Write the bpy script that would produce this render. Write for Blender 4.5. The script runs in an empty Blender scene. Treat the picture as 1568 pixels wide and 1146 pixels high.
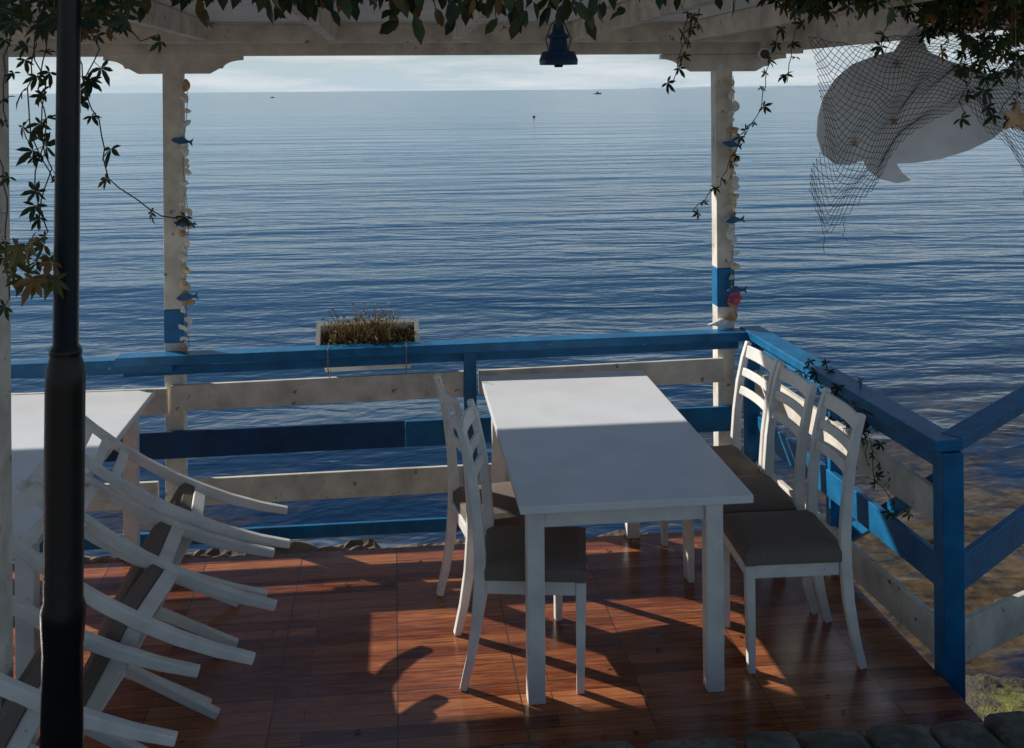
import bpy, math, random
from mathutils import Vector, Matrix, noise
random.seed(7)
R=math.radians
scene=bpy.context.scene
SEA=-1.3

# ---------------------------------------------------------------- site frame
YAW=6.3
CS,SN=math.cos(R(YAW)),math.sin(R(YAW))
def pt(X,d,z):            # surveyed offsets (right, forward of the steps) -> deck axes
    return Vector((X*CS+d*SN,-X*SN+d*CS,z))

# ---------------------------------------------------------------- materials
def new_mat(name):
    m=bpy.data.materials.new(name); m.use_nodes=True
    nt=m.node_tree; b=nt.nodes['Principled BSDF']
    return m,nt,b
def N(nt,t,**k):
    n=nt.nodes.new(t)
    for a,v in k.items():
        setattr(n,a,v)
    return n
def ramp(nt,fac,stops):
    r=nt.nodes.new('ShaderNodeValToRGB')
    e=r.color_ramp.elements
    while len(e)<len(stops): e.new(0.5)
    for i,(p,c) in enumerate(stops):
        e[i].position=p; e[i].color=(c[0],c[1],c[2],1)
    nt.links.new(fac,r.inputs['Fac']); return r
def coords(nt,scale=(1,1,1),src='Object',rot=0):
    tc=nt.nodes.new('ShaderNodeTexCoord')
    if scale==(1,1,1) and not rot: return tc.outputs[src]
    mp=nt.nodes.new('ShaderNodeMapping')
    mp.inputs['Scale'].default_value=scale
    if rot:
        m0=nt.nodes.new('ShaderNodeMapping'); m0.inputs['Rotation'].default_value=(0,0,R(rot)); nt.links.new(tc.outputs[src],m0.inputs['Vector']); nt.links.new(m0.outputs[0],mp.inputs['Vector'])
    else: nt.links.new(tc.outputs[src],mp.inputs['Vector'])
    return mp.outputs['Vector']
def noisen(nt,vec,scale,detail=4,rough=.55,dist=0):
    n=N(nt,'ShaderNodeTexNoise'); n.inputs['Scale'].default_value=scale
    n.inputs['Detail'].default_value=detail; n.inputs['Roughness'].default_value=rough; n.inputs['Distortion'].default_value=dist
    nt.links.new(vec,n.inputs['Vector']); return n.outputs['Fac']
def bump(nt,b,h,strength=.3,dist=.01):
    bp=N(nt,'ShaderNodeBump'); bp.inputs['Strength'].default_value=strength; bp.inputs['Distance'].default_value=dist
    nt.links.new(h,bp.inputs['Height']); nt.links.new(bp.outputs['Normal'],b.inputs['Normal']); return bp
def mth(nt,op,a,b_=None,c=None):
    n=N(nt,'ShaderNodeMath',operation=op)
    for i,x in enumerate((a,b_,c)):
        if x is None: continue
        if isinstance(x,(int,float)): n.inputs[i].default_value=x
        else: nt.links.new(x,n.inputs[i])
    return n.outputs[0]
def simple(name,col,rough=.6,var=.25,scale=12,bs=.25,spec=.4,chips=None,chipth=.68):
    m,nt,b=new_mat(name); v=coords(nt)
    f=noisen(nt,v,scale,3)
    lo=[c*(1-var) for c in col]; hi=[min(1,c*(1+var*.5)) for c in col]
    r=ramp(nt,f,[(.3,lo),(.65,hi)]); out=r.outputs['Color']; hsrc=f
    if chips:
        f2=noisen(nt,v,scale*2.7,4,.7); hsrc=f2
        r2=ramp(nt,f2,[(chipth,(0,0,0)),(chipth+.03,(1,1,1))])
        mx=N(nt,'ShaderNodeMix',data_type='RGBA')
        nt.links.new(r2.outputs['Color'],mx.inputs[0]); nt.links.new(out,mx.inputs[6]); mx.inputs[7].default_value=(*chips,1)
        out=mx.outputs[2]
    nt.links.new(out,b.inputs['Base Color'])
    b.inputs['Roughness'].default_value=rough; b.inputs['Specular IOR Level'].default_value=spec
    if bs: bump(nt,b,hsrc,bs,.006)
    return m
M_white=simple('white_paint',(.80,.78,.73),.5,.14,9,.2,chips=(.3,.24,.17),chipth=.69)
M_whiteold=simple('weathered_white_paint',(.72,.66,.56),.65,.28,7,.4,chips=(.24,.18,.12),chipth=.64)
M_top=simple('table_lacquer',(.84,.85,.86),.28,.06,5,.03,chips=(.45,.42,.38),chipth=.75)
M_blue=simple('blue_paint',(.005,.15,.34),.38,.3,9,.35,chips=(.20,.34,.44),chipth=.69)
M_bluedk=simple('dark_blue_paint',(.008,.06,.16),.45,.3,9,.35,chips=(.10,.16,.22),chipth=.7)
M_black=simple('black_enamel',(.004,.004,.005),.3,.3,30,.15,spec=.3)
M_fabric=simple('seat_fabric',(.20,.16,.13),.9,.2,160,.4)
M_lens=simple('lens_glass',(.01,.01,.012),.1,.1,9,0)
M_conc=simple('rough_concrete',(.22,.17,.13),.9,.5,14,1.0)
M_pave=simple('path_paving',(.34,.31,.27),.9,.3,3,.3)
M_stone=simple('stone',(.20,.18,.15),.9,.55,12,1.0,chips=(.11,.11,.06),chipth=.56)
M_rock=simple('wet_rock',(.07,.055,.035),.5,.5,9,1.0,chips=(.07,.08,.02),chipth=.55)
M_vine=simple('vine_stem',(.10,.07,.04),.8,.3,30,0)
M_plast=simple('planter_plastic',(.76,.74,.68),.55,.18,9,.2,chips=(.3,.25,.18),chipth=.68)
M_soil=simple('soil',(.09,.06,.035),.95,.5,40,1)
M_dry=simple('dry_plant',(.30,.20,.08),.9,.5,20,0)
M_net=simple('net_twine',(.13,.085,.08),.9,.4,20,0)
M_rope=simple('rope',(.35,.30,.22),.9,.3,40,0)
M_shell1=simple('shell_cream',(.74,.60,.42),.5,.3,30,.3)
M_shell2=simple('shell_orange',(.58,.34,.18),.5,.4,30,.3)
M_shell3=simple('shell_white',(.82,.78,.70),.5,.2,30,.3)
M_fish=simple('fish_paint',(.03,.12,.26),.5,.4,30,.3)
M_rose=simple('rose_petal',(.55,.14,.18),.7,.4,60,.2)
M_dolph=simple('dolphin_paint',(.90,.89,.87),.6,.12,9,.3,chips=(.3,.22,.16),chipth=.70)
M_orange=simple('float_orange',(.6,.14,.03),.5,.2,9,.1)
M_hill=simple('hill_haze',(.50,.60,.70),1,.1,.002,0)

def leafmat(name,a,b_,c):
    m,nt,b=new_mat(name)
    at=N(nt,'ShaderNodeAttribute',attribute_name='rnd')
    r=ramp(nt,at.outputs['Fac'],[(0,a),(.8,b_),(.97,c)])
    nt.links.new(r.outputs['Color'],b.inputs['Base Color']); b.inputs['Roughness'].default_value=.5
    tr=N(nt,'ShaderNodeBsdfTranslucent'); mix=N(nt,'ShaderNodeMixShader'); mix.inputs[0].default_value=.3
    nt.links.new(r.outputs['Color'],tr.inputs['Color'])
    o=nt.nodes['Material Output']
    nt.links.new(b.outputs[0],mix.inputs[1]); nt.links.new(tr.outputs[0],mix.inputs[2]); nt.links.new(mix.outputs[0],o.inputs['Surface'])
    return m
M_leaf=leafmat('leaf_green',(.012,.028,.007),(.05,.075,.015),(.30,.12,.03))
M_leafy=leafmat('leaf_yellow',(.06,.08,.015),(.15,.13,.025),(.32,.11,.03))

def tile_mat():
    m,nt,b=new_mat('wood_look_tile')
    v=coords(nt)
    br=N(nt,'ShaderNodeTexBrick',offset=0.0,squash=1.0)
    br.inputs['Scale'].default_value=1; br.inputs['Brick Width'].default_value=.46; br.inputs['Row Height'].default_value=.46
    br.inputs['Mortar Size'].default_value=.0030; br.inputs['Mortar Smooth'].default_value=.1
    br.inputs['Color1'].default_value=(0,0,0,1); br.inputs['Color2'].default_value=(1,1,1,1); br.inputs['Bias'].default_value=0
    nt.links.new(v,br.inputs['Vector'])
    br2=N(nt,'ShaderNodeTexBrick',offset=.37,squash=1.0)
    br2.inputs['Scale'].default_value=1; br2.inputs['Brick Width'].default_value=.92; br2.inputs['Row Height'].default_value=.0766
    br2.inputs['Mortar Size'].default_value=.0018; br2.inputs['Color1'].default_value=(0,0,0,1); br2.inputs['Color2'].default_value=(1,1,1,1)
    nt.links.new(v,br2.inputs['Vector'])
    g=noisen(nt,coords(nt,(1.6,22,1)),3.2,6,.68,.6)
    g2=noisen(nt,v,2.3,4,.65)
    a1=mth(nt,'MULTIPLY_ADD',br2.outputs['Color'],.30,g)
    a2=mth(nt,'MULTIPLY_ADD',br.outputs['Color'],.10,a1)
    r=ramp(nt,a2,[(.38,(.060,.012,.006)),(.60,(.20,.050,.018)),(.90,(.50,.18,.07))])
    mx=N(nt,'ShaderNodeMix',data_type='RGBA')
    nt.links.new(br.outputs['Fac'],mx.inputs[0]); nt.links.new(r.outputs['Color'],mx.inputs[6]); mx.inputs[7].default_value=(.07,.05,.04,1)
    mx2=N(nt,'ShaderNodeMix',data_type='RGBA',blend_type='MULTIPLY')
    nt.links.new(mth(nt,'MULTIPLY',br2.outputs['Fac'],.6),mx2.inputs[0]); nt.links.new(mx.outputs[2],mx2.inputs[6]); mx2.inputs[7].default_value=(.35,.3,.3,1)
    mx3=N(nt,'ShaderNodeMix',data_type='RGBA'); nt.links.new(mth(nt,'MULTIPLY',g2,.07),mx3.inputs[0]); nt.links.new(mx2.outputs[2],mx3.inputs[6]); mx3.inputs[7].default_value=(.34,.29,.24,1)
    nt.links.new(mx3.outputs[2],b.inputs['Base Color'])
    rr=N(nt,'ShaderNodeMapRange'); nt.links.new(g2,rr.inputs[0]); rr.inputs[1].default_value=.3; rr.inputs[2].default_value=.7; rr.inputs[3].default_value=.10; rr.inputs[4].default_value=.32
    nt.links.new(rr.outputs[0],b.inputs['Roughness'])
    bump(nt,b,mth(nt,'SUBTRACT',g,br.outputs['Fac']),.2,.003)
    return m
M_tile=tile_mat()

def water_mat():
    m,nt,b=new_mat('sea_water')
    v0=coords(nt)
    ln=N(nt,'ShaderNodeVectorMath',operation='LENGTH'); nt.links.new(v0,ln.inputs[0]); dist=ln.outputs['Value']
    def fade(a,b_):
        mr=N(nt,'ShaderNodeMapRange',interpolation_type='SMOOTHSTEP'); nt.links.new(dist,mr.inputs[0]); mr.inputs[1].default_value=a; mr.inputs[2].default_value=b_; mr.inputs[3].default_value=1; mr.inputs[4].default_value=.12; return mr.outputs[0]
    fine=noisen(nt,coords(nt,(.55,1,1),rot=-6),4.5,2,.55,.4)
    med=noisen(nt,coords(nt,(.34,1,1),rot=6),1.15,3,.45,.7)
    swell=noisen(nt,coords(nt,(.14,.8,1),rot=-3),.40,2,.5,.3)
    patch=noisen(nt,coords(nt,(.25,.6,1),rot=12),.11,2,.5)
    pr_=ramp(nt,patch,[(.35,(.30,.30,.30)),(.62,(1,1,1))]).outputs['Color']
    h=mth(nt,'MULTIPLY',mth(nt,'MULTIPLY',fine,.15),fade(6,60))
    h2=mth(nt,'MULTIPLY',mth(nt,'MULTIPLY',med,fade(20,220)),pr_)
    h=mth(nt,'ADD',h,h2)
    h=mth(nt,'MULTIPLY_ADD',swell,1.8,h)
    bump(nt,b,h,1.0,.135)
    p=N(nt,'ShaderNodeSeparateXYZ'); nt.links.new(v0,p.inputs[0])
    wn=noisen(nt,coords(nt,(.5,1,1)),1.1,5,.7)
    # shallow shelf: near the deck everywhere, wider on the right-hand shore
    xs=mth(nt,'MULTIPLY',mth(nt,'MAXIMUM',mth(nt,'SUBTRACT',p.outputs['X'],1.5),0.0),.35)
    yy=mth(nt,'SUBTRACT',p.outputs['Y'],xs)
    mr=N(nt,'ShaderNodeMapRange'); nt.links.new(yy,mr.inputs[0]); mr.inputs[1].default_value=7; mr.inputs[2].default_value=12; mr.inputs[3].default_value=1; mr.inputs[4].default_value=0
    sh=ramp(nt,mth(nt,'MULTIPLY_ADD',mth(nt,'MINIMUM',xs,.4),.22,wn),[(.48,(0,0,0)),(.60,(1,1,1))]).outputs['Color']
    pr=mth(nt,'MULTIPLY',mr.outputs[0],sh)
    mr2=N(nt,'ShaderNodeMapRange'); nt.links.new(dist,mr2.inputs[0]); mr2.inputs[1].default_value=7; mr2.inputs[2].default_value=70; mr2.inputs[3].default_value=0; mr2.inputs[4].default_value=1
    sea_tone=ramp(nt,mr2.outputs[0],[(0,(.002,.016,.055)),(.25,(.001,.062,.150)),(1,(.001,.140,.29))])  # base colour runs from dark nearby to lighter blue with distance
    mx=N(nt,'ShaderNodeMix',data_type='RGBA'); nt.links.new(pr,mx.inputs[0]); nt.links.new(sea_tone.outputs['Color'],mx.inputs[6])
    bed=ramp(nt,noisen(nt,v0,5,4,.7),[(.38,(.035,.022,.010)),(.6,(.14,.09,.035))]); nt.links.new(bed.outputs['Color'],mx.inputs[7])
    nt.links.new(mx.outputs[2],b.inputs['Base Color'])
    b.inputs['Roughness'].default_value=.12; b.inputs['IOR'].default_value=1.33; b.inputs['Specular IOR Level'].default_value=.38
    return m
M_water=water_mat()

def shore_mat():
    m,nt,b=new_mat('shore_ground'); v=coords(nt)
    f=noisen(nt,v,2.5,6,.7); r=ramp(nt,f,[(.35,(.022,.02,.016)),(.50,(.07,.055,.035)),(.57,(.16,.16,.02)),(.72,(.15,.12,.08))])
    nt.links.new(r.outputs['Color'],b.inputs['Base Color']); b.inputs['Roughness'].default_value=.8
    bump(nt,b,noisen(nt,v,14,4,.7),1,.04); return m
M_shore=shore_mat()

# ---------------------------------------------------------------- mesh builder
class MB:
    def __init__(s,name,mats): s.name=name; s.mats=mats; s.v=[]; s.f=[]; s.m=[]; s.r=[]
    def add(s,vs,fs,m=0,rnd=0.0):
        o=len(s.v); s.v+= [tuple(x) for x in vs]
        for f in fs: s.f.append([o+i for i in f]); s.m.append(m); s.r.append(rnd)
    def box(s,x0,x1,y0,y1,z0,z1,m=0):
        vs=[(x,y,z) for z in (z0,z1) for y in (y0,y1) for x in (x0,x1)]
        s.add(vs,[(0,2,3,1),(4,5,7,6),(0,1,5,4),(2,6,7,3),(0,4,6,2),(1,3,7,5)],m)
    def beam(s,p0,p1,w,h,m=0,up=(0,0,1)):
        p0=Vector(p0);p1=Vector(p1); d=(p1-p0).normalized(); up=Vector(up); sd=d.cross(up).normalized(); up=sd.cross(d)
        vs=[]
        for p in (p0,p1):
            for a,b in((-1,-1),(1,-1),(1,1),(-1,1)): vs.append(p+sd*a*w/2+up*b*h/2)
        s.add(vs,[(0,3,2,1),(4,5,6,7),(0,1,5,4),(1,2,6,5),(2,3,7,6),(3,0,4,7)],m)
    def sweep(s,pts,w,t,side,m=0):
        side=Vector(side).normalized(); pts=[Vector(p) for p in pts]; n=len(pts); vs=[]
        for i,p in enumerate(pts):
            d=(pts[min(i+1,n-1)]-pts[max(i-1,0)]).normalized(); nn=side.cross(d).normalized()
            ti=t[i] if isinstance(t,(list,tuple)) else t
            for a,b in((-1,-1),(1,-1),(1,1),(-1,1)): vs.append(p+side*a*w/2+nn*b*ti/2)
        fs=[(0,1,2,3),tuple(4*(n-1)+k for k in(3,2,1,0))]
        for i in range(n-1):
            for k in range(4):
                a=4*i+k;b=4*i+(k+1)%4; fs.append((a,a+4,b+4,b))
        s.add(vs,fs,m)
    def tube(s,pts,r,n=8,m=0,cap=True):
        pts=[Vector(p) for p in pts]; k=len(pts); vs=[];fs=[]
        for i,p in enumerate(pts):
            d=(pts[min(i+1,k-1)]-pts[max(i-1,0)]).normalized()
            a=d.cross(Vector((0.13,.9,.37))).normalized(); b=d.cross(a)
            ri=r[i] if isinstance(r,(list,tuple)) else r
            for j in range(n):
                t=2*math.pi*j/n; vs.append(p+(a*math.cos(t)+b*math.sin(t))*ri)
        for i in range(k-1):
            for j in range(n):
                fs.append((i*n+j,i*n+(j+1)%n,(i+1)*n+(j+1)%n,(i+1)*n+j))
        if cap: fs.append(tuple(range(n-1,-1,-1))); fs.append(tuple((k-1)*n+j for j in range(n)))
        s.add(vs,fs,m)
    def prism(s,poly,org,ax,ay,th,m=0):
        org=Vector(org);ax=Vector(ax);ay=Vector(ay);nn=ax.cross(ay).normalized(); n=len(poly)
        vs=[org+ax*a+ay*b-nn*th/2 for a,b in poly]+[org+ax*a+ay*b+nn*th/2 for a,b in poly]
        fs=[tuple(range(n-1,-1,-1)),tuple(range(n,2*n))]+[(i,(i+1)%n,(i+1)%n+n,i+n) for i in range(n)]
        s.add(vs,fs,m)
    def done(s,bevel=0,smooth=False,seg=2,mat=None):
        me=bpy.data.meshes.new(s.name); me.from_pydata(s.v,[],s.f)
        for mm in s.mats: me.materials.append(mm)
        me.polygons.foreach_set('material_index',s.m)
        if any(s.r):
            a=me.attributes.new('rnd','FLOAT','FACE'); a.data.foreach_set('value',s.r)
        if smooth: me.polygons.foreach_set('use_smooth',[True]*len(s.f))
        me.update(); ob=bpy.data.objects.new(s.name,me); scene.collection.objects.link(ob)
        if bevel:
            b=ob.modifiers.new('bevel','BEVEL'); b.width=bevel; b.segments=seg; b.limit_method='ANGLE'; b.angle_limit=R(40)
        if mat is not None: ob.matrix_world=mat
        return ob

# ---------------------------------------------------------------- deck
RV=5.95
d=MB('deck_floor',[M_tile,M_conc]); 
d.box(-6,2.10,3.2,5.44,-.03,0,0); d.box(-6.02,2.13,3.2,5.43,-.25,-.034,1)
d.done(.003)
k=MB('deck_rim',[M_conc]); nx=260; ny=7
vs=[];fs=[]
for j in range(ny+1):
    for i in range(nx+1):
        u=-6+8.1*i/nx; v=5.44+.17*j/ny+ .05*noise.noise(Vector((u*3,0,j*.3)))*(j>0)
        lo=.02 if u<-.1 else -.02*min(1,(u+.1)*2)
        z=-.045+lo+.035*noise.noise(Vector((u*5,v*9,0)))+.02*noise.noise(Vector((u*19,v*19,3)))
        if j==ny: z=-.4
        if j==0: z=-.06
        vs.append((u,v,z))
for j in range(ny):
    for i in range(nx):
        a=j*(nx+1)+i; fs.append((a,a+1,a+nx+2,a+nx+1))
k.add(vs,fs); k.done()
p=MB('deck_piling',[M_conc])
for u in (-5,-3,-1.2,.4,1.9):
    for v in (3.6,5.2): p.tube([(u,v,-2.5),(u,v,-.26)],.13,14)
p.done()

# ---------------------------------------------------------------- railings
def board(mb,p0,p1,z0,z1,th,m):
    a=Vector((p0[0],p0[1],(z0+z1)/2)); b=Vector((p1[0],p1[1],(z0+z1)/2)); 
    if len(p0)>2: a.z+=p0[2]
    if len(p1)>2: b.z+=p1[2]
    mb.beam(a,b,th,z1-z0,m)
r=MB('back_railing',[M_blue,M_whiteold,M_bluedk])
r.beam((-1.47,5.935,.865),(2.02,5.925,.895),.115,.05,0)
r.beam((-6,5.96,.815),(-1.18,5.96,.835),.10,.075,0)
r.beam((-1.45,5.985,.79),(1.95,5.985,.83),.03,.05,0)
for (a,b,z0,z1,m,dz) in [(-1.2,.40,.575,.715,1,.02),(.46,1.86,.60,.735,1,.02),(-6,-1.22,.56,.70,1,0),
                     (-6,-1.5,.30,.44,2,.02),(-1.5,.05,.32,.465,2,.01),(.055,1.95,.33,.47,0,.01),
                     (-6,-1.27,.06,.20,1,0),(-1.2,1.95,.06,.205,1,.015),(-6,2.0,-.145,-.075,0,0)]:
    board(r,(a,RV+.02,0),(b,RV+.02,dz),z0,z1,.028,m)
r.beam((.41,5.955,-.2),(.41,5.955,.845),.06,.07,0,up=(1,0,0))
r.beam((-3.4,6.01,-.4),(-3.4,6.01,.80),.07,.07,0,up=(1,0,0))
r.beam((2.02,5.96,-.5),(2.02,5.96,.865),.075,.075,0,up=(1,0,0))
r.done(.004)

r=MB('side_railing',[M_blue,M_whiteold])
A=(2.03,5.90);B=(2.13,4.02);C=(3.5,4.87)
r.beam((2.02,5.99,.905),(2.135,3.97,.895),.12,.045,0)
for z0,z1,m in [(.79,.84,0),(.56,.70,1),(.32,.45,0),(.04,.185,1),(-.13,-.06,0)]:
    board(r,A,B,z0,z1,.03,m)
r.beam((2.145,4.00,-.35),(2.145,4.00,.87),.085,.085,0,up=(1,0,0))
r.beam((2.10,5.0,-.35),(2.10,5.0,.87),.06,.06,0,up=(1,0,0))
r.beam((2.16,5.03,.1),(2.17,4.05,.75),.03,.07,0)
r.done(.004)
r=MB('step_railing',[M_blue,M_whiteold])
D=(2.2,4.03)
r.beam((2.17,4.02,.895),(3.5,4.87,1.05),.09,.05,0)
for z0,z1,m,dz in [(.30,.44,0,.16),(.02,.185,1,-.15)]:
    board(r,(D[0],D[1],0),(C[0],C[1],dz),z0,z1,.03,m)
r.beam((3.45,4.86,-.9),(3.45,4.86,.98),.08,.08,0,up=(1,0,0))
r.done(.004)

# ---------------------------------------------------------------- posts + pavilion roof
def corbel():
    P=[(-.365,.09),(-.365,.065)]
    for i in range(9):
        t=math.pi/2*i/8; P.append((-.365+.11*math.sin(t)*1.0,.065-.045*(1-math.cos(t))))
    P.append((-.235,.02))
    for i in range(1,7):
        t=math.pi/2*i/6; P.append((-.235+.05*math.sin(t),.02-.028*math.sin(t)))
    L=P; Rr=[(-a,b) for a,b in reversed(P)]
    return L+Rr
T=.80
ROOFV=4.87+1.91/T  # unseen seaward overhang, length set so its shade edge crosses the tables
pv=MB('pergola_roof',[M_whiteold,M_white])
for u0,z0 in ((-1.18,2.40),(1.885,2.395)):
    pv.prism(corbel(),(u0,6.02,z0),(1,0,0),(0,0,1),.07,0)
pv.beam((-6,6.025,2.55),(2.35,6.025,2.55),.09,.125,0)
pv.beam((-6,5.86,2.60),(2.35,5.86,2.60),.05,.10,0)
for i in range(13):
    u=-5.6+i*.66
    pv.beam((u,2.9,2.61),(u,5.98,2.61),.05,.10,0)
v=2.9
while v<ROOFV-.1:
    pv.box(-8.5,2.45,v,v+.135,2.662,2.682,1); v+=.146
pv.box(-8.5,2.46,2.9,ROOFV,2.69,2.72,0)
pv.beam((2.36,2.9,2.58),(2.36,6.1,2.58),.06,.14,0)
pv.done(.004)
def post(u,v,z0,z1,band,name,w=.10):
    m=MB(name,[M_whiteold,M_blue]); 
    if band:
        m.box(u-w/2,u+w/2,v-w/2,v+w/2,z0,band[0]-.001,0); m.box(u-w/2-.002,u+w/2+.002,v-w/2-.002,v+w/2+.002,band[0],band[1],1); m.box(u-w/2,u+w/2,v-w/2,v+w/2,band[1]+.001,z1,0)
    else: m.box(u-w/2,u+w/2,v-w/2,v+w/2,z0,z1,0)
    return m.done(.004)
post(-1.19,6.05,-.6,2.66,(.935,1.115),'white_post')
post(1.885,6.05,-.6,2.66,(1.04,1.26),'white_post')
post(-4.3,6.05,-.6,2.66,(.94,1.12),'white_post')
q=pt(-1.57,3.2,0); post(q.x,q.y,0,2.66,None,'white_post',.11)

# black lamp pole
m=MB('black_pole',[M_black])
prof=[(0,.075),(.10,.075),(.12,.055),(.95,.047),(1.02,.052),(1.05,.052),(1.07,.046),(1.58,.046),(1.63,.045),(1.655,.036),(1.665,.038),(1.675,.038),(1.685,.030),(2.45,.027),(3.0,.027)]
m.tube([pt(-1.112+.018*z,2.6,z) for z,_ in prof],[r_ for _,r_ in prof],28)
ob=m.done(smooth=True); 
ob.modifiers.new('b','EDGE_SPLIT').split_angle=R(40)

# ---------------------------------------------------------------- tables
def table(name,u0,u1,v0,v1,legs,z=.75):
    m=MB(name,[M_top,M_white])
    m.box(u0,u1,v0,v1,z-.032,z,0)
    us=[l[0] for l in legs]; vsn=[l[1] for l in legs]
    for (a,b) in legs: m.sweep([(a,b,0),(a,b,z-.034)],.066,.066,(1,0,0),1)
    a0,a1,b0,b1=min(us),max(us),min(vsn),max(vsn)
    for y in(b0,b1): m.box(a0+.034,a1-.034,y-.011,y+.011,z-.10,z-.034,1)
    for x in(a0,a1): m.box(x-.011,x+.011,b0+.034,b1-.034,z-.10,z-.034,1)
    return m.done(.004)
table('dining_table',.455,1.345,3.955,5.80,[(.515,4.01),(1.20,4.01),(.515,5.42),(1.20,5.42)])
table('dining_table',-2.15,-1.24,3.92,5.76,[(-2.09,4.0),(-1.30,3.98),(-2.09,5.5),(-1.30,5.5)])

# ---------------------------------------------------------------- chairs
def chair_mesh():
    m=MB('chair_mesh',[M_white,M_fabric])
    ctrl=[(-.262,0),(-.232,.12),(-.208,.26),(-.196,.40),(-.194,.52),(-.203,.66),(-.220,.80),(-.245,.92),(-.268,1.0)]
    tt=[.030,.036,.042,.046,.044,.040,.036,.032,.026]
    for y in(-.185,.185):
        m.sweep([(x,y,z) for x,z in ctrl],.034,tt,(0,1,0),0)
        m.sweep([(.185,y*.98,0),(.19,y*.98,.42)],.036,[.030,.040],(0,1,0),0)
        m.beam((-.17,y*.97,.395),(.17,y*.97,.395),.022,.055,0)
    m.beam((-.195,-.168,.395),(-.195,.168,.395),.022,.055,0,up=(0,0,1))
    m.beam((.19,-.163,.395),(.19,.163,.395),.022,.055,0)
    def bx(z):
        for (x0,z0),(x1,z1) in zip(ctrl,ctrl[1:]):
            if z0<=z<=z1: return x0+(x1-x0)*(z-z0)/(z1-z0)
    for zc,h in((.955,.062),(.855,.042),(.765,.042)):
        x=bx(zc); pts=[]
        for i in range(7):
            y=-.17+.34*i/6; pts.append((x-.016*(1-(y/.17)**2),y,zc))
        m.sweep(pts,h,.016,(-.22,0,1),0)
    n=14; vs=[];fs=[]
    def prof(i): return i/(n-1)*2-1
    for layer in range(2):
        for j in range(n):
            for i in range(n):
                a=prof(i);b=prof(j)
                e=1-max(abs(a),abs(b))**6
                x=.005+a*.205;y=b*(.205-.012*(a<-.9)) 
                z=(.470+.022*e) if layer else .424
                vs.append((x,y,z))
    o=n*n
    for j in range(n-1):
        for i in range(n-1):
            a=j*n+i; fs.append((o+a,o+a+1,o+a+n+1,o+a+n)); fs.append((a,a+n,a+n+1,a+1))
    per=[i for i in range(n)]+[j*n+n-1 for j in range(1,n)]+[(n-1)*n+i for i in range(n-2,-1,-1)]+[j*n for j in range(n-2,0,-1)]
    for a,b in zip(per,per[1:]+per[:1]): fs.append((a,b,o+b,o+a))
    m.add(vs,fs,1)
    ob=m.done(.005); return ob
proto=chair_mesh(); me=proto.data
def place_chair(u,v,yaw,tip=0,first=[True],dz=0):
    if first[0]: ob=proto; first[0]=False; ob.name='dining_chair'
    else:
        ob=bpy.data.objects.new('dining_chair',me); scene.collection.objects.link(ob)
        b=ob.modifiers.new('bevel','BEVEL'); b.width=.005;b.segments=2;b.limit_method='ANGLE';b.angle_limit=R(40)
    M=Matrix.Translation((u,v,dz))@Matrix.Rotation(R(yaw),4,'Z')
    if tip: M=M@Matrix.Rotation(R(tip),4,'Y')@Matrix.Translation((-.185,0,0))
    ob.matrix_world=M; return ob
me.name='dining_chair'
place_chair(1.570,4.275,178)
place_chair(1.545,4.71,181)
place_chair(1.53,5.12,183)
place_chair(.54,4.255,-10)
place_chair(.48,4.76,9)
place_chair(-.68,4.73,187,61,dz=.012)
place_chair(-.70,4.29,182,62,dz=.012)
place_chair(-.67,3.86,175,61.5,dz=.012)
place_chair(-.86,3.42,180,61,dz=.012)

# ---------------------------------------------------------------- planter
m=MB('planter_box',[M_plast,M_soil,M_dry,M_rope])
Mx=Matrix.Translation((-.15,6.10,.845))@Matrix.Rotation(R(32),4,'X')@Matrix.Rotation(R(1),4,'Z')
def tv(L): return [Mx@Vector(x) for x in L]
def ring(w,h,z): return [(-w,-h,z),(w,-h,z),(w,h,z),(-w,h,z)]
rs=[ring(.235,.08,-.085),ring(.27,.10,.085),ring(.285,.115,.085),ring(.285,.115,.10),ring(.262,.092,.10),ring(.255,.086,.05)]
vs=tv([x for r_ in rs for x in r_]); fs=[(3,2,1,0)]
for i in range(len(rs)-1):
    for k in range(4): fs.append((4*i+k,4*i+(k+1)%4,4*i+4+(k+1)%4,4*i+4+k))
m.add(vs,fs,0)
m.add(tv([(-.255,-.086,.055),(.255,-.086,.055),(.255,.086,.055),(-.255,.086,.055)]),[(0,1,2,3)],1)
for i in range(300):
    x=random.gauss(.02,.13); y=random.uniform(-.07,.07); x=max(-.24,min(.24,x))
    h=random.uniform(.02,.20)*max(.25,1.25-min(abs(x-.05),abs(x+.12))*5); q=Vector((x,y,.055)); pts=[q]
    dr=Vector((random.uniform(-.6,.6),random.uniform(-.2,.9),1)).normalized()
    for s_ in range(4):
        q=q+dr*h/4; pts.append(q.copy()); dr=(dr+Vector((random.uniform(-.5,.5),random.uniform(-.5,.5),random.uniform(-.4,.3)))).normalized()
    m.tube(tv(pts),.0018,4,2,False)
    for _ in range(3):
        c=pts[random.randint(1,4)]; a=Vector([random.uniform(-1,1) for _ in range(3)]).normalized()*.011; b=Vector([random.uniform(-1,1) for _ in range(3)]).normalized()*.006
        m.add(tv([c,c+a+b,c+a*2,c+a-b]),[(0,1,2,3)],2)
for x in(-.21,.21):
    m.tube([(-.15+x,6.16,.97),(-.15+x,6.20,.86),(-.15+x,6.12,.74),(-.15+x,5.98,.72),(-.15+x,5.868,.80),(-.15+x,5.868,.90),(-.15+x,5.95,.915)],.003,6,3)
m.done()

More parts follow.
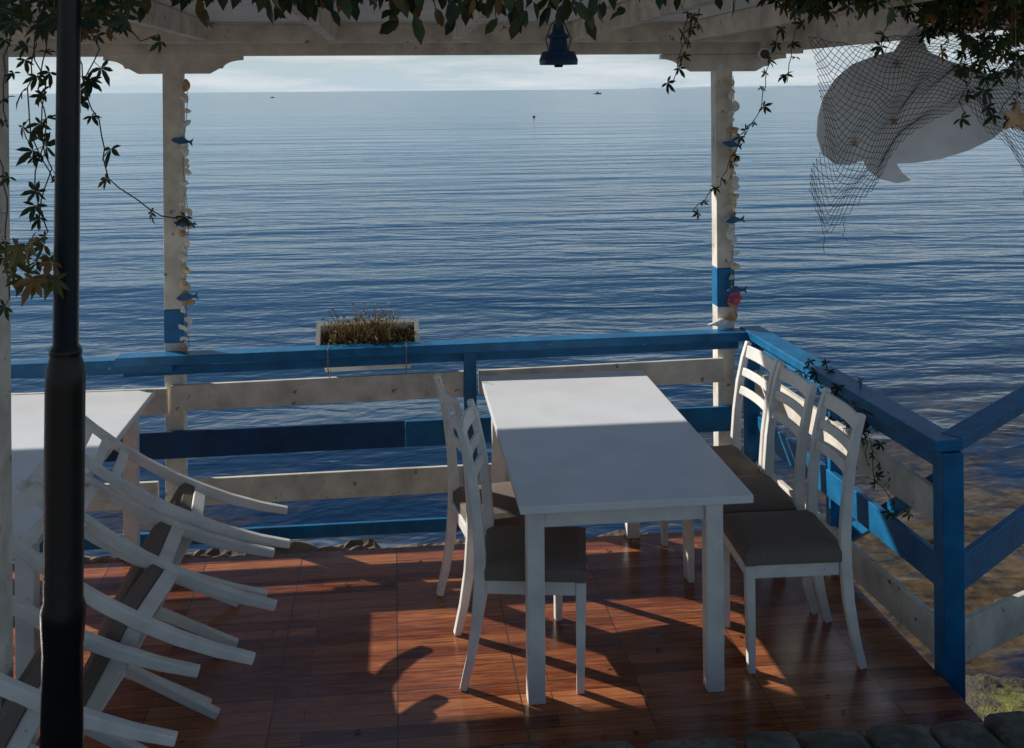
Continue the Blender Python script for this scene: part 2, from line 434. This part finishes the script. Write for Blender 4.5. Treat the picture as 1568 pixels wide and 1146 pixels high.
# ---------------------------------------------------------------- lantern
m=MB('hanging_lantern',[M_bluedk,M_lens]); c=Vector((.765,4.95,2.405))
pr=[(0,.0),(0,.088),(.022,.090),(.06,.076),(.065,.05),(.072,.045),(.12,.038),(.125,.05),(.135,.05),(.15,.03),(.19,.022),(.2,.006),(.26,.005)]
m.tube([c+Vector((0,0,z+ .00001*i)) for i,(z,_) in enumerate(pr)],[max(r_,.0005) for _,r_ in pr],24,0)
for a in(-1,1): m.tube([c+Vector((a*.045,0,.065)),c+Vector((a*.06,0,.12)),c+Vector((a*.03,0,.19)),c+Vector((0,0,.215))],.003,6,0)
m.tube([c+Vector((0,0,.02)),c+Vector((0,0,-.012))],[.03,.018],12,1)
m.done(smooth=False)

# security camera
m=MB('security_camera',[M_white,M_lens]); c=Vector((2.09,5.90,2.485))
dr=Vector((-.32,-1,-.1)).normalized()
m.tube([c-dr*.06,c-dr*.055,c+dr*.055,c+dr*.06],[.03,.038,.038,.035],20,0)
m.tube([c+dr*.0605,c+dr*.064],[.026,.024],20,1)
m.box(c.x-.012,c.x+.012,c.y+.0,c.y+.05,c.z+.02,c.z+.07,0)
m.done()

# ---------------------------------------------------------------- shell strings with fish
def shell_string(name,u,v,z0,z1,fishz,extra=False):
    m=MB(name,[M_rope,M_shell1,M_shell2,M_shell3,M_fish,M_rose])
    pts=[(u+.012*math.sin(z*9),v,z) for z in [z0+(z1-z0)*i/24 for i in range(25)]]
    m.tube(pts,.002,5,0)
    z=z0+.01
    while z<z1-.03:
        c=Vector((u+random.uniform(-.018,.018),v-.01,z)); r_=random.uniform(.016,.036); mt=random.choice([1,1,3,3,3,2])
        ay=Vector((random.uniform(-1,1),-.3,random.uniform(-1,1))).normalized(); ax=ay.cross(Vector((random.uniform(-.5,.5),-1,random.uniform(-.3,.3)))).normalized(); nz=ax.cross(ay)
        if nz.y>0: nz=-nz
        n=14; vs=[c-ay*r_*.6]; 
        for ringf,hh in((.55,.5),(1,0)):
            for i in range(n+1):
                t=R(-78+156*i/n); rr=r_*1.5*ringf*(1+.04*(i%2)); vs.append(c-ay*r_*.6+(ax*math.sin(t)*.85+ay*math.cos(t))*rr+nz*r_*(hh+.06*(i%2)))
        fs=[(0,1+i,2+i) for i in range(n)]+[(1+i,1+n+1+i,2+n+1+i,2+i) for i in range(n)]
        m.add(vs,fs,mt); z+=random.uniform(.034,.07)
    F=[(-.058,.0),(-.04,.012),(-.012,.02),(.0,.027),(.01,.019),(.03,.008),(.04,.006),(.06,.022),(.053,0),(.06,-.022),(.04,-.006),(.02,-.010),(-.01,-.019),(-.04,-.012)]
    for i,fz in enumerate(fishz):
        t=random.uniform(-.25,.15)
        m.prism(F,(u-.012+.01*i,v-.035,fz),(math.cos(t),0,math.sin(t)),(-math.sin(t),0,math.cos(t)),.008,4)
    if extra:
        c=Vector((u-.01,v-.05,1.10))
        for k in range(26):
            a=k*2.4; rr=(.008+.0017*k*.9)*.6; cc=c+Vector((math.cos(a)*rr,-.03+rr*.7,math.sin(a)*rr)); o=Vector((math.cos(a),-.4,math.sin(a))).normalized(); s_=Vector((-math.sin(a),0,math.cos(a)))
            w=.007+.0003*k
            m.add([cc-s_*w-o*.004,cc+s_*w-o*.004,cc+s_*w*.8+o*w*1.0,cc+o*w*1.4,cc-s_*w*.8+o*w*1.0],[(0,1,2,3,4)],5)
    return m.done()
shell_string('shell_garland',-1.118,5.985,.90,2.36,[2.03,1.585,1.19])
shell_string('shell_garland',1.925,5.985,.98,2.36,[1.97,1.54,1.14],True)
m=MB('conch_shell',[M_shell3]);c=Vector((1.84,5.97,.945))
m.tube([c+Vector((-.07,0,0)),c+Vector((-.03,0,.005)),c+Vector((.0,0,.01)),c+Vector((.02,0,.012)),c+Vector((.05,0,.02))],[.003,.012,.024,.022,.004],10); m.done(smooth=True)

# ---------------------------------------------------------------- dolphin & net
m=MB('wooden_dolphin',[M_dolph,M_shell2])
px=[(1250,204),(1252,175),(1261,146),(1278,118),(1305,95),(1340,82),(1370,75),(1382,56),(1402,36),(1412,56),(1420,76),(1450,90),(1485,102),(1515,112),(1545,102),(1575,80),(1600,74),(1592,112),(1575,140),(1590,172),(1600,206),(1572,202),(1540,190),(1518,210),(1480,228),(1440,240),(1400,246),(1370,247),(1378,260),(1392,273),(1370,277),(1344,270),(1328,256),(1320,241),(1298,249),(1277,247),(1258,231)]
S=404.
poly=[((a-1400)/S,-(b-160)/S) for a,b in px]
c=pt((1400-784)/S,4.08,2.29-30/S); ax=Vector((CS,-SN,0))
m.prism(poly,c,ax,(0,0,1),.02,0)
for a,b in((1365,182),(1305,215),(1370,95)):
    for k in range(5):
        t=k*2*math.pi/5+.3; o=c+ax*((a-1400)/S)+Vector((0,0,-(b-160)/S))+Vector((-.0,-.018,0)); dd=ax*math.cos(t)+Vector((0,0,math.sin(t))); ss=ax*(-math.sin(t))+Vector((0,0,math.cos(t)))
        m.add([o-ss*.006,o+dd*.022,o+ss*.006,o+Vector((0,-.006,0))],[(0,1,3),(1,2,3)],1)
m.tube([c+ax*(-.05)+Vector((0,0,.2)),c+ax*(-.05)+Vector((0,0,.5))],.002,5,0)
m.tube([c+ax*(.25)+Vector((0,0,.1)),c+ax*(.25)+Vector((0,0,.5))],.002,5,0)
m.done(.002)

cu=bpy.data.curves.new('fishing_net','CURVE'); cu.dimensions='3D'; cu.bevel_depth=.0011; cu.bevel_resolution=0; cu.materials.append(M_net)
nc=76; nr=46
def interp(x,tab):
    for (a,b),(c_,d_) in zip(tab,tab[1:]):
        if a<=x<=c_: return b+(d_-b)*(x-a)/(c_-a)
    return tab[-1][1]
def netp(i,j):
    s=i/nc; t=j/nr
    L=interp(s,[(0,.56),(.06,.72),(.12,.62),(.25,.50),(.4,.36),(.6,.27),(.74,.40),(.85,.58),(.93,.60),(1,.46)])
    X=1.08+s*.98+.05*math.sin(t*3.2)*(1-s)+.03*noise.noise(Vector((s*6,t*4,1)))+.03*t*(.5-s)
    z=2.475-.03*math.sin(s*9)-L*t+.02*noise.noise(Vector((s*14,t*6,5)))
    dd=3.93+.05*math.sin(s*19+t*2)*t+.05*noise.noise(Vector((s*5,t*5,9)))
    return pt(X,dd,z)
def spl(L):
    if len(L)<2: return
    sp=cu.splines.new('POLY'); sp.points.add(len(L)-1)
    for p_,q_ in zip(sp.points,L): p_.co=(*q_,1)
for st in range(-nr,nc+1,2):
    spl([netp(st+j,j) for j in range(nr+1) if 0<=st+j<=nc])
for st in range(0,nc+nr+1,2):
    spl([netp(st-j,j) for j in range(nr+1) if 0<=st-j<=nc])
spl([netp(i,0) for i in range(nc+1)])
for i0 in (4,9,60,66,71):
    a=netp(i0,nr); spl([a+Vector((random.uniform(-.01,.01),0,-.02*k_)) for k_ in range(5)])
ob=bpy.data.objects.new('fishing_net',cu); scene.collection.objects.link(ob)

# ---------------------------------------------------------------- vines
def rv(): return Vector((random.uniform(-1,1),random.uniform(-1,1),random.uniform(-1,1)))
def leaflet(m,o,d,nrm,L,W,mi,rnd):
    d=d.normalized(); s=d.cross(nrm).normalized(); n=s.cross(d)
    vs=[o,o+d*L*.3+s*W*.8+n*W*.2,o+d*L*.65+s*W*.9+n*W*.15-Vector((0,0,L*.03)),o+d*L-n*L*.08-Vector((0,0,L*.08)),o+d*L*.65-s*W*.9+n*W*.15-Vector((0,0,L*.03)),o+d*L*.3-s*W*.8+n*W*.2,o+d*L*.35,o+d*L*.68-Vector((0,0,L*.03))]
    m.add(vs,[(0,1,6),(1,2,7,6),(2,3,7),(3,4,7),(4,5,6,7),(5,0,6)],mi,rnd)
def palm(m,o,size,mi=1,rnd=None,down=.6):
    d=(rv()+Vector((0,-.3,-down))).normalized(); n=(rv()+Vector((0,-1.2,.5))).normalized(); s=d.cross(n).normalized(); d=n.cross(s)
    k=rnd if rnd is not None else random.random()*.92+.01
    for a in(-105,-50,0,50,105):
        t=R(a+random.uniform(-8,8)); dd=d*math.cos(t)+s*math.sin(t)
        L=size*(1-.0035*abs(a))*random.uniform(.85,1.1)
        leaflet(m,o,dd,n+rv()*.25,L,L*.17,mi,k)
def oval(m,o,size,mi=1,down=1.2):
    d=(rv()+Vector((0,0,-down))).normalized(); n=(rv()+Vector((0,-1,.2))).normalized()
    leaflet(m,o,d,n,size,size*.24,mi,random.random()*.92+.01)
def strand(m,pts,step,size,kind='palm',jit=.02,mi=1,stem=.0018):
    pts=[Vector(p) for p in pts]; out=[]
    for a,b in zip(pts,pts[1:]):
        n=max(1,int((b-a).length/.03))
        for i in range(n): out.append(a.lerp(b,i/n)+rv()*.006)
    out.append(pts[-1]); 
    if len(out)>1: m.tube(out,stem,5,0,False)
    acc=0
    for a,b in zip(out,out[1:]):
        acc+=(b-a).length
        if acc>step:
            acc=random.uniform(-.3,.3)*step; o=b+rv()*jit
            m.tube([b,o],stem*.6,4,0,False)
            (palm if kind=='palm' else oval)(m,o,size*random.uniform(.6,1.15),mi)
def P(x,y,dist):
    return pt((x-784)/1650*dist,dist,2.29+(138-y)/1650*dist)
m=MB('climbing_vine',[M_vine,M_leaf,M_leafy])
for k in range(7):
    pts=[]
    for i in range(30):
        X=-1.9+i*.135; pts.append(pt(X,2.9+.12*math.sin(i*.7+k)+k*.05,2.60+.06*math.sin(i*1.1+k*2)+.015*k))
    strand(m,pts,.05,.055,'oval',.05)
for (x0,x1,y0,y1,n,sz) in [(150,480,-70,-10,100,.065),(380,620,-70,4,80,.075),(600,960,-70,22,160,.065),(940,1200,-70,-8,70,.055),(0,170,-60,40,100,.05)]:
    for i in range(n):
        x=random.uniform(x0,x1); y=random.uniform(y0,y1)-abs(random.gauss(0,10)); oval(m,P(x,y,random.uniform(2.7,3.3)),sz*random.uniform(.6,1.15))
for x,y in((308,10),(410,5),(480,0),(598,25),(765,35),(720,20),(690,18),(800,25),(640,15),(890,20),(560,0),(450,0),(985,5)):
    strand(m,[P(x,-40,2.9),P(x+random.uniform(-5,5),y,2.9)],.035,.08,'oval',.02)
D=2.75
for pts in [[(60,20),(48,70),(70,120),(60,180),(75,250),(62,320),(72,350)],[(60,60),(42,130),(50,200),(80,270)],
            [(130,20),(150,70),(125,120),(150,180),(160,240),(165,268)],[(165,268),(205,300),(248,326),(300,340)],[(75,30),(60,110),(70,200),(50,280),(60,345)],
            [(20,10),(10,60),(5,140),(12,190)],[(180,10),(215,60),(240,50)],[(0,230),(10,300),(5,400),(12,450)],[(110,0),(118,60),(130,150)]]:
    ds=D+random.uniform(-.05,.05); sp_=.12 if pts[0]==(165,268) else .05
    strand(m,[P(x,y,ds) for x,y in pts],sp_,.05,'palm',.02)
for i in range(18):
    palm(m,P(random.uniform(-10,85),random.uniform(365,425),2.5+random.uniform(-.1,.2)),.055,2)
for i in range(80): palm(m,P(random.uniform(-20,200),random.uniform(-40,35),random.uniform(2.6,3.1)),.05,1)
for pts,dd in [([(1060,-20),(1050,40),(1035,110),(1030,130)],4.2),([(1215,0),(1180,90),(1165,170),(1125,235),(1100,285),(1060,325)],4.6),
            ([(1235,0),(1210,90),(1205,130)],4.2),([(1080,0),(1060,50),(1045,75)],4)]:
    strand(m,[P(x,y,dd) for x,y in pts],.05,.05,'palm',.02)
for (cx,cy,sx,sy,n) in [(1250,0,60,24,80),(1380,-14,90,18,110),(1500,10,70,32,140),(1510,85,40,35,36),(1560,60,25,60,60),(1440,25,35,28,40)]:
    for i in range(n):
        palm(m,P(random.gauss(cx,sx*.6),random.gauss(cy,sy*.55),random.uniform(3.5,3.85)),.048,1)
for pts in [[(1480,60),(1490,120),(1470,160),(1480,185)],[(1530,60),(1560,140),(1530,180)],[(1400,-10),(1360,40),(1350,75)],[(1540,100),(1500,150),(1515,185)]]:
    strand(m,[P(x,y,3.6) for x,y in pts],.04,.05,'palm',.03)
ob=m.done()

m=MB('creeper_plant',[M_vine,M_leaf,M_leafy])
pts=[Vector((2.08,5.55,.9)),Vector((2.06,5.3,.8)),Vector((2.07,5.0,.92)),Vector((2.06,4.8,.75)),Vector((2.08,4.6,.9)),Vector((2.05,4.45,.6)),Vector((2.07,4.3,.55))]
strand(m,pts,.022,.05,'palm',.06); strand(m,[p_+Vector((.02,.1,.02)) for p_ in pts[2:6]],.02,.05,'palm',.08)
m.done()
m=MB('fallen_leaves',[M_vine,M_leaf,M_leafy])
for i in range(46):
    u=random.uniform(-1,2.05); v=random.uniform(3.5,5.42); o=Vector((u,v,.004)); a=random.uniform(0,6.28)
    leaflet(m,o,Vector((math.cos(a),math.sin(a),.12)),Vector((0,0,1)),random.uniform(.008,.035),random.uniform(.003,.010),2,random.uniform(.5,.99))
m.done()
m=MB('hanging_starfish',[M_shell2,M_rope]); c=P(1556,186,3.5)
poly=[]
for k in range(10):
    a=k*math.pi/5+.2; rr=.055 if k%2==0 else .022; poly.append((rr*math.cos(a),rr*math.sin(a)))
m.prism(poly,c,ax,(0,0,1),.014,0); m.tube([c+Vector((0,0,.04)),c+Vector((0,0,.35))],.0015,5,1); m.done(.004)

# ---------------------------------------------------------------- stone edging
def stone(m,c,sx,sy,sz,seed,mi=0,pw=.62):
    n=10;k=18; vs=[];fs=[]
    for i in range(n+1):
        th=math.pi*i/n
        for j in range(k):
            ph=2*math.pi*j/k; v_=Vector((math.sin(th)*math.cos(ph),math.sin(th)*math.sin(ph),math.cos(th)))
            w=Vector([math.copysign(abs(a)**pw,a) for a in v_]); rr=1+.12*noise.noise(v_*1.7+Vector((seed,0,0)))+.05*noise.noise(v_*5+Vector((seed,3,0)))
            vs.append(Vector(c)+Vector((w.x*sx,w.y*sy,w.z*sz))*rr)
    for i in range(n):
        for j in range(k): fs.append((i*k+j,(i+1)*k+j,(i+1)*k+(j+1)%k,i*k+(j+1)%k))
    m.add(vs,fs,mi)
m=MB('stone_wall',[M_stone,M_conc]); 
for row,(vv,zz) in enumerate([(3.38,.075),(3.12,.095),(2.9,.15)]):
    u=-3+random.uniform(0,.1)
    while u<4.2:
        w=random.uniform(.09,.17); stone(m,(u+w,vv+random.uniform(-.03,.02),zz+random.uniform(-.015,.010)),w*1.0,.135,.07,random.uniform(0,99),pw=.42); u+=2*w
m.box(-6,4.5,2.6,3.36,-.3,.12,1)
m.done(smooth=True)
m=MB('path',[M_pave]); m.box(-14,14,-16,2.9,-.5,.19,0); m.done()

# ---------------------------------------------------------------- shore + sea + hills
m=MB('shore',[M_shore]); nx,ny=150,110; vs=[];fs=[]
for j in range(ny+1):
    for i in range(nx+1):
        u=1.2+11*i/nx; v_=1+9*j/ny
        base=-.62-(v_-3.2)*.27+ (u-3)*.03
        z=base+.22*noise.noise(Vector((u*1.3,v_*1.3,0)))+.14*abs(noise.noise(Vector((u*3.4,v_*3.4,4))))+.05*noise.noise(Vector((u*11,v_*11,2)))
        if u<2.3: z-= (2.3-u)*1.2
        vs.append((u,v_,z))
for j in range(ny):
    for i in range(nx):
        a=j*(nx+1)+i; fs.append((a,a+1,a+nx+2,a+nx+1))
m.add(vs,fs); m.done(smooth=True)
m=MB('sea_rock',[M_rock])
for i in range(34):
    u=random.uniform(2.9,6.5); v_=random.uniform(5.4,8.4); s_=random.uniform(.06,.18); stone(m,(u,v_,SEA-.03),s_*1.3,s_*.8,s_*.35,i*3.1)
m.done(smooth=True)
m=MB('sea',[M_water]); E=30000; m.add([(-E,-200,SEA),(E,-200,SEA),(E,E,SEA),(-E,E,SEA)],[(0,1,2,3)]); m.done()

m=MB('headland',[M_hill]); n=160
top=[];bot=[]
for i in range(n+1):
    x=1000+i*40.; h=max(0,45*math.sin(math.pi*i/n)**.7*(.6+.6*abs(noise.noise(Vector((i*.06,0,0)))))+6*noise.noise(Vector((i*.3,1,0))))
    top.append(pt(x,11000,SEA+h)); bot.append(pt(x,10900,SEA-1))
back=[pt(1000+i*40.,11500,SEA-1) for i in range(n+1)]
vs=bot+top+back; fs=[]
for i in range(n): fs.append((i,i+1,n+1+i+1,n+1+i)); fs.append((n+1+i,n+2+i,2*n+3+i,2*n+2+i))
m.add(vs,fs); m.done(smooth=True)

def boat(X,dist,L,heading=0):
    m=MB('fishing_boat',[M_white,M_bluedk,M_black])
    c=pt(X,dist,SEA); st=[(-.5,.16,.10),(-.2,.2,.10),(.2,.18,.12),(.42,.08,.15),(.5,.01,.18)]
    vs=[];fs=[]
    for x,w,h in st: vs+=[(x,-w*.6,-.03),(x,-w,h),(x,w,h),(x,w*.6,-.03)]
    for i in range(4):
        for k in range(4): fs.append((4*i+k,4*i+4+k,4*i+4+(k+1)%4,4*i+(k+1)%4))
    fs.append((0,1,2,3)); m.add([Vector(v_)*L for v_ in vs],fs,1)
    m.box(-.25*L,.1*L,-.1*L,.1*L,.1*L,.27*L,0); m.box(-.28*L,.13*L,-.11*L,.11*L,.272*L,.29*L,2)
    m.tube([(.2*L,0,.1*L),(.2*L,0,.45*L)],.01*L,5,2)
    m.done(mat=Matrix.Translation(c)@Matrix.Rotation(heading,4,'Z'))
boat((417-784)/1650*640,640,2.6,0); boat((915-784)/1650*800,800,6,.2)
m=MB('mooring_buoy',[M_orange]); c=pt((817-784)/1650*140,140,SEA)
m.tube([c+Vector((0,0,-.1)),c+Vector((0,0,.05)),c+Vector((0,0,.2)),c+Vector((0,0,.28))],[.1,.2,.17,.03],12); m.done(smooth=True)

# ---------------------------------------------------------------- light
AZ=-50.4; EL=math.degrees(math.atan(T*math.cos(R(AZ))))
w=bpy.data.worlds.new('World'); scene.world=w; w.use_nodes=True; nt=w.node_tree; bg=nt.nodes['Background']
sky=N(nt,'ShaderNodeTexSky',sky_type='NISHITA'); sky.sun_disc=False; sky.sun_elevation=R(EL); sky.sun_rotation=R(AZ); sky.air_density=1.0; sky.dust_density=0; sky.ozone_density=2.5
tc=N(nt,'ShaderNodeTexCoord'); mp=N(nt,'ShaderNodeMapping'); mp.inputs['Scale'].default_value=(3,3,22); nt.links.new(tc.outputs['Generated'],mp.inputs[0])
sp=N(nt,'ShaderNodeSeparateXYZ'); nt.links.new(tc.outputs['Generated'],sp.inputs[0])
hz=N(nt,'ShaderNodeMapRange',interpolation_type='SMOOTHSTEP'); nt.links.new(sp.outputs['Z'],hz.inputs[0]); hz.inputs[1].default_value=-.02; hz.inputs[2].default_value=.12; hz.inputs[3].default_value=.97; hz.inputs[4].default_value=0
mh=N(nt,'ShaderNodeMix',data_type='RGBA'); nt.links.new(hz.outputs[0],mh.inputs[0]); nt.links.new(sky.outputs[0],mh.inputs[6]); mh.inputs[7].default_value=(7.8,10.0,11.8,1)
cn=noisen(nt,mp.outputs[0],2.4,5,.6); cr=ramp(nt,cn,[(.42,(0,0,0)),(.66,(.7,.7,.7))])
cf=N(nt,'ShaderNodeMapRange'); nt.links.new(sp.outputs['Z'],cf.inputs[0]); cf.inputs[1].default_value=.06; cf.inputs[2].default_value=.2; cf.inputs[3].default_value=1; cf.inputs[4].default_value=.1
mx=N(nt,'ShaderNodeMix',data_type='RGBA'); nt.links.new(mth(nt,'MULTIPLY',cr.outputs['Color'],cf.outputs[0]),mx.inputs[0]); nt.links.new(mh.outputs[2],mx.inputs[6]); mx.inputs[7].default_value=(12.6,13,13.2,1)
nt.links.new(mx.outputs[2],bg.inputs['Color']); bg.inputs['Strength'].default_value=.062
sl=bpy.data.lights.new('sun','SUN'); sl.energy=5; sl.angle=R(.5); sl.color=(1,.95,.87)
so=bpy.data.objects.new('sun',sl); scene.collection.objects.link(so)
dirv=Vector((math.sin(R(AZ))*math.cos(R(EL)),math.cos(R(AZ))*math.cos(R(EL)),math.sin(R(EL))))
so.rotation_euler=dirv.to_track_quat('Z','Y').to_euler()

# ---------------------------------------------------------------- camera
cd=bpy.data.cameras.new('camera'); cam=bpy.data.objects.new('camera',cd); scene.collection.objects.link(cam)
cd.sensor_width=36; cd.lens=1650/1568*36; cd.shift_y=-435/1568; cd.clip_start=.05; cd.clip_end=60000
cam.matrix_world=Matrix.Translation((0,0,2.29))@Matrix.Rotation(R(-YAW),4,'Z')@Matrix.Rotation(R(90),4,'X')@Matrix.Rotation(R(-.45),4,'Z')
scene.camera=cam
scene.view_settings.view_transform='Standard'; scene.view_settings.look='None'; scene.view_settings.exposure=0
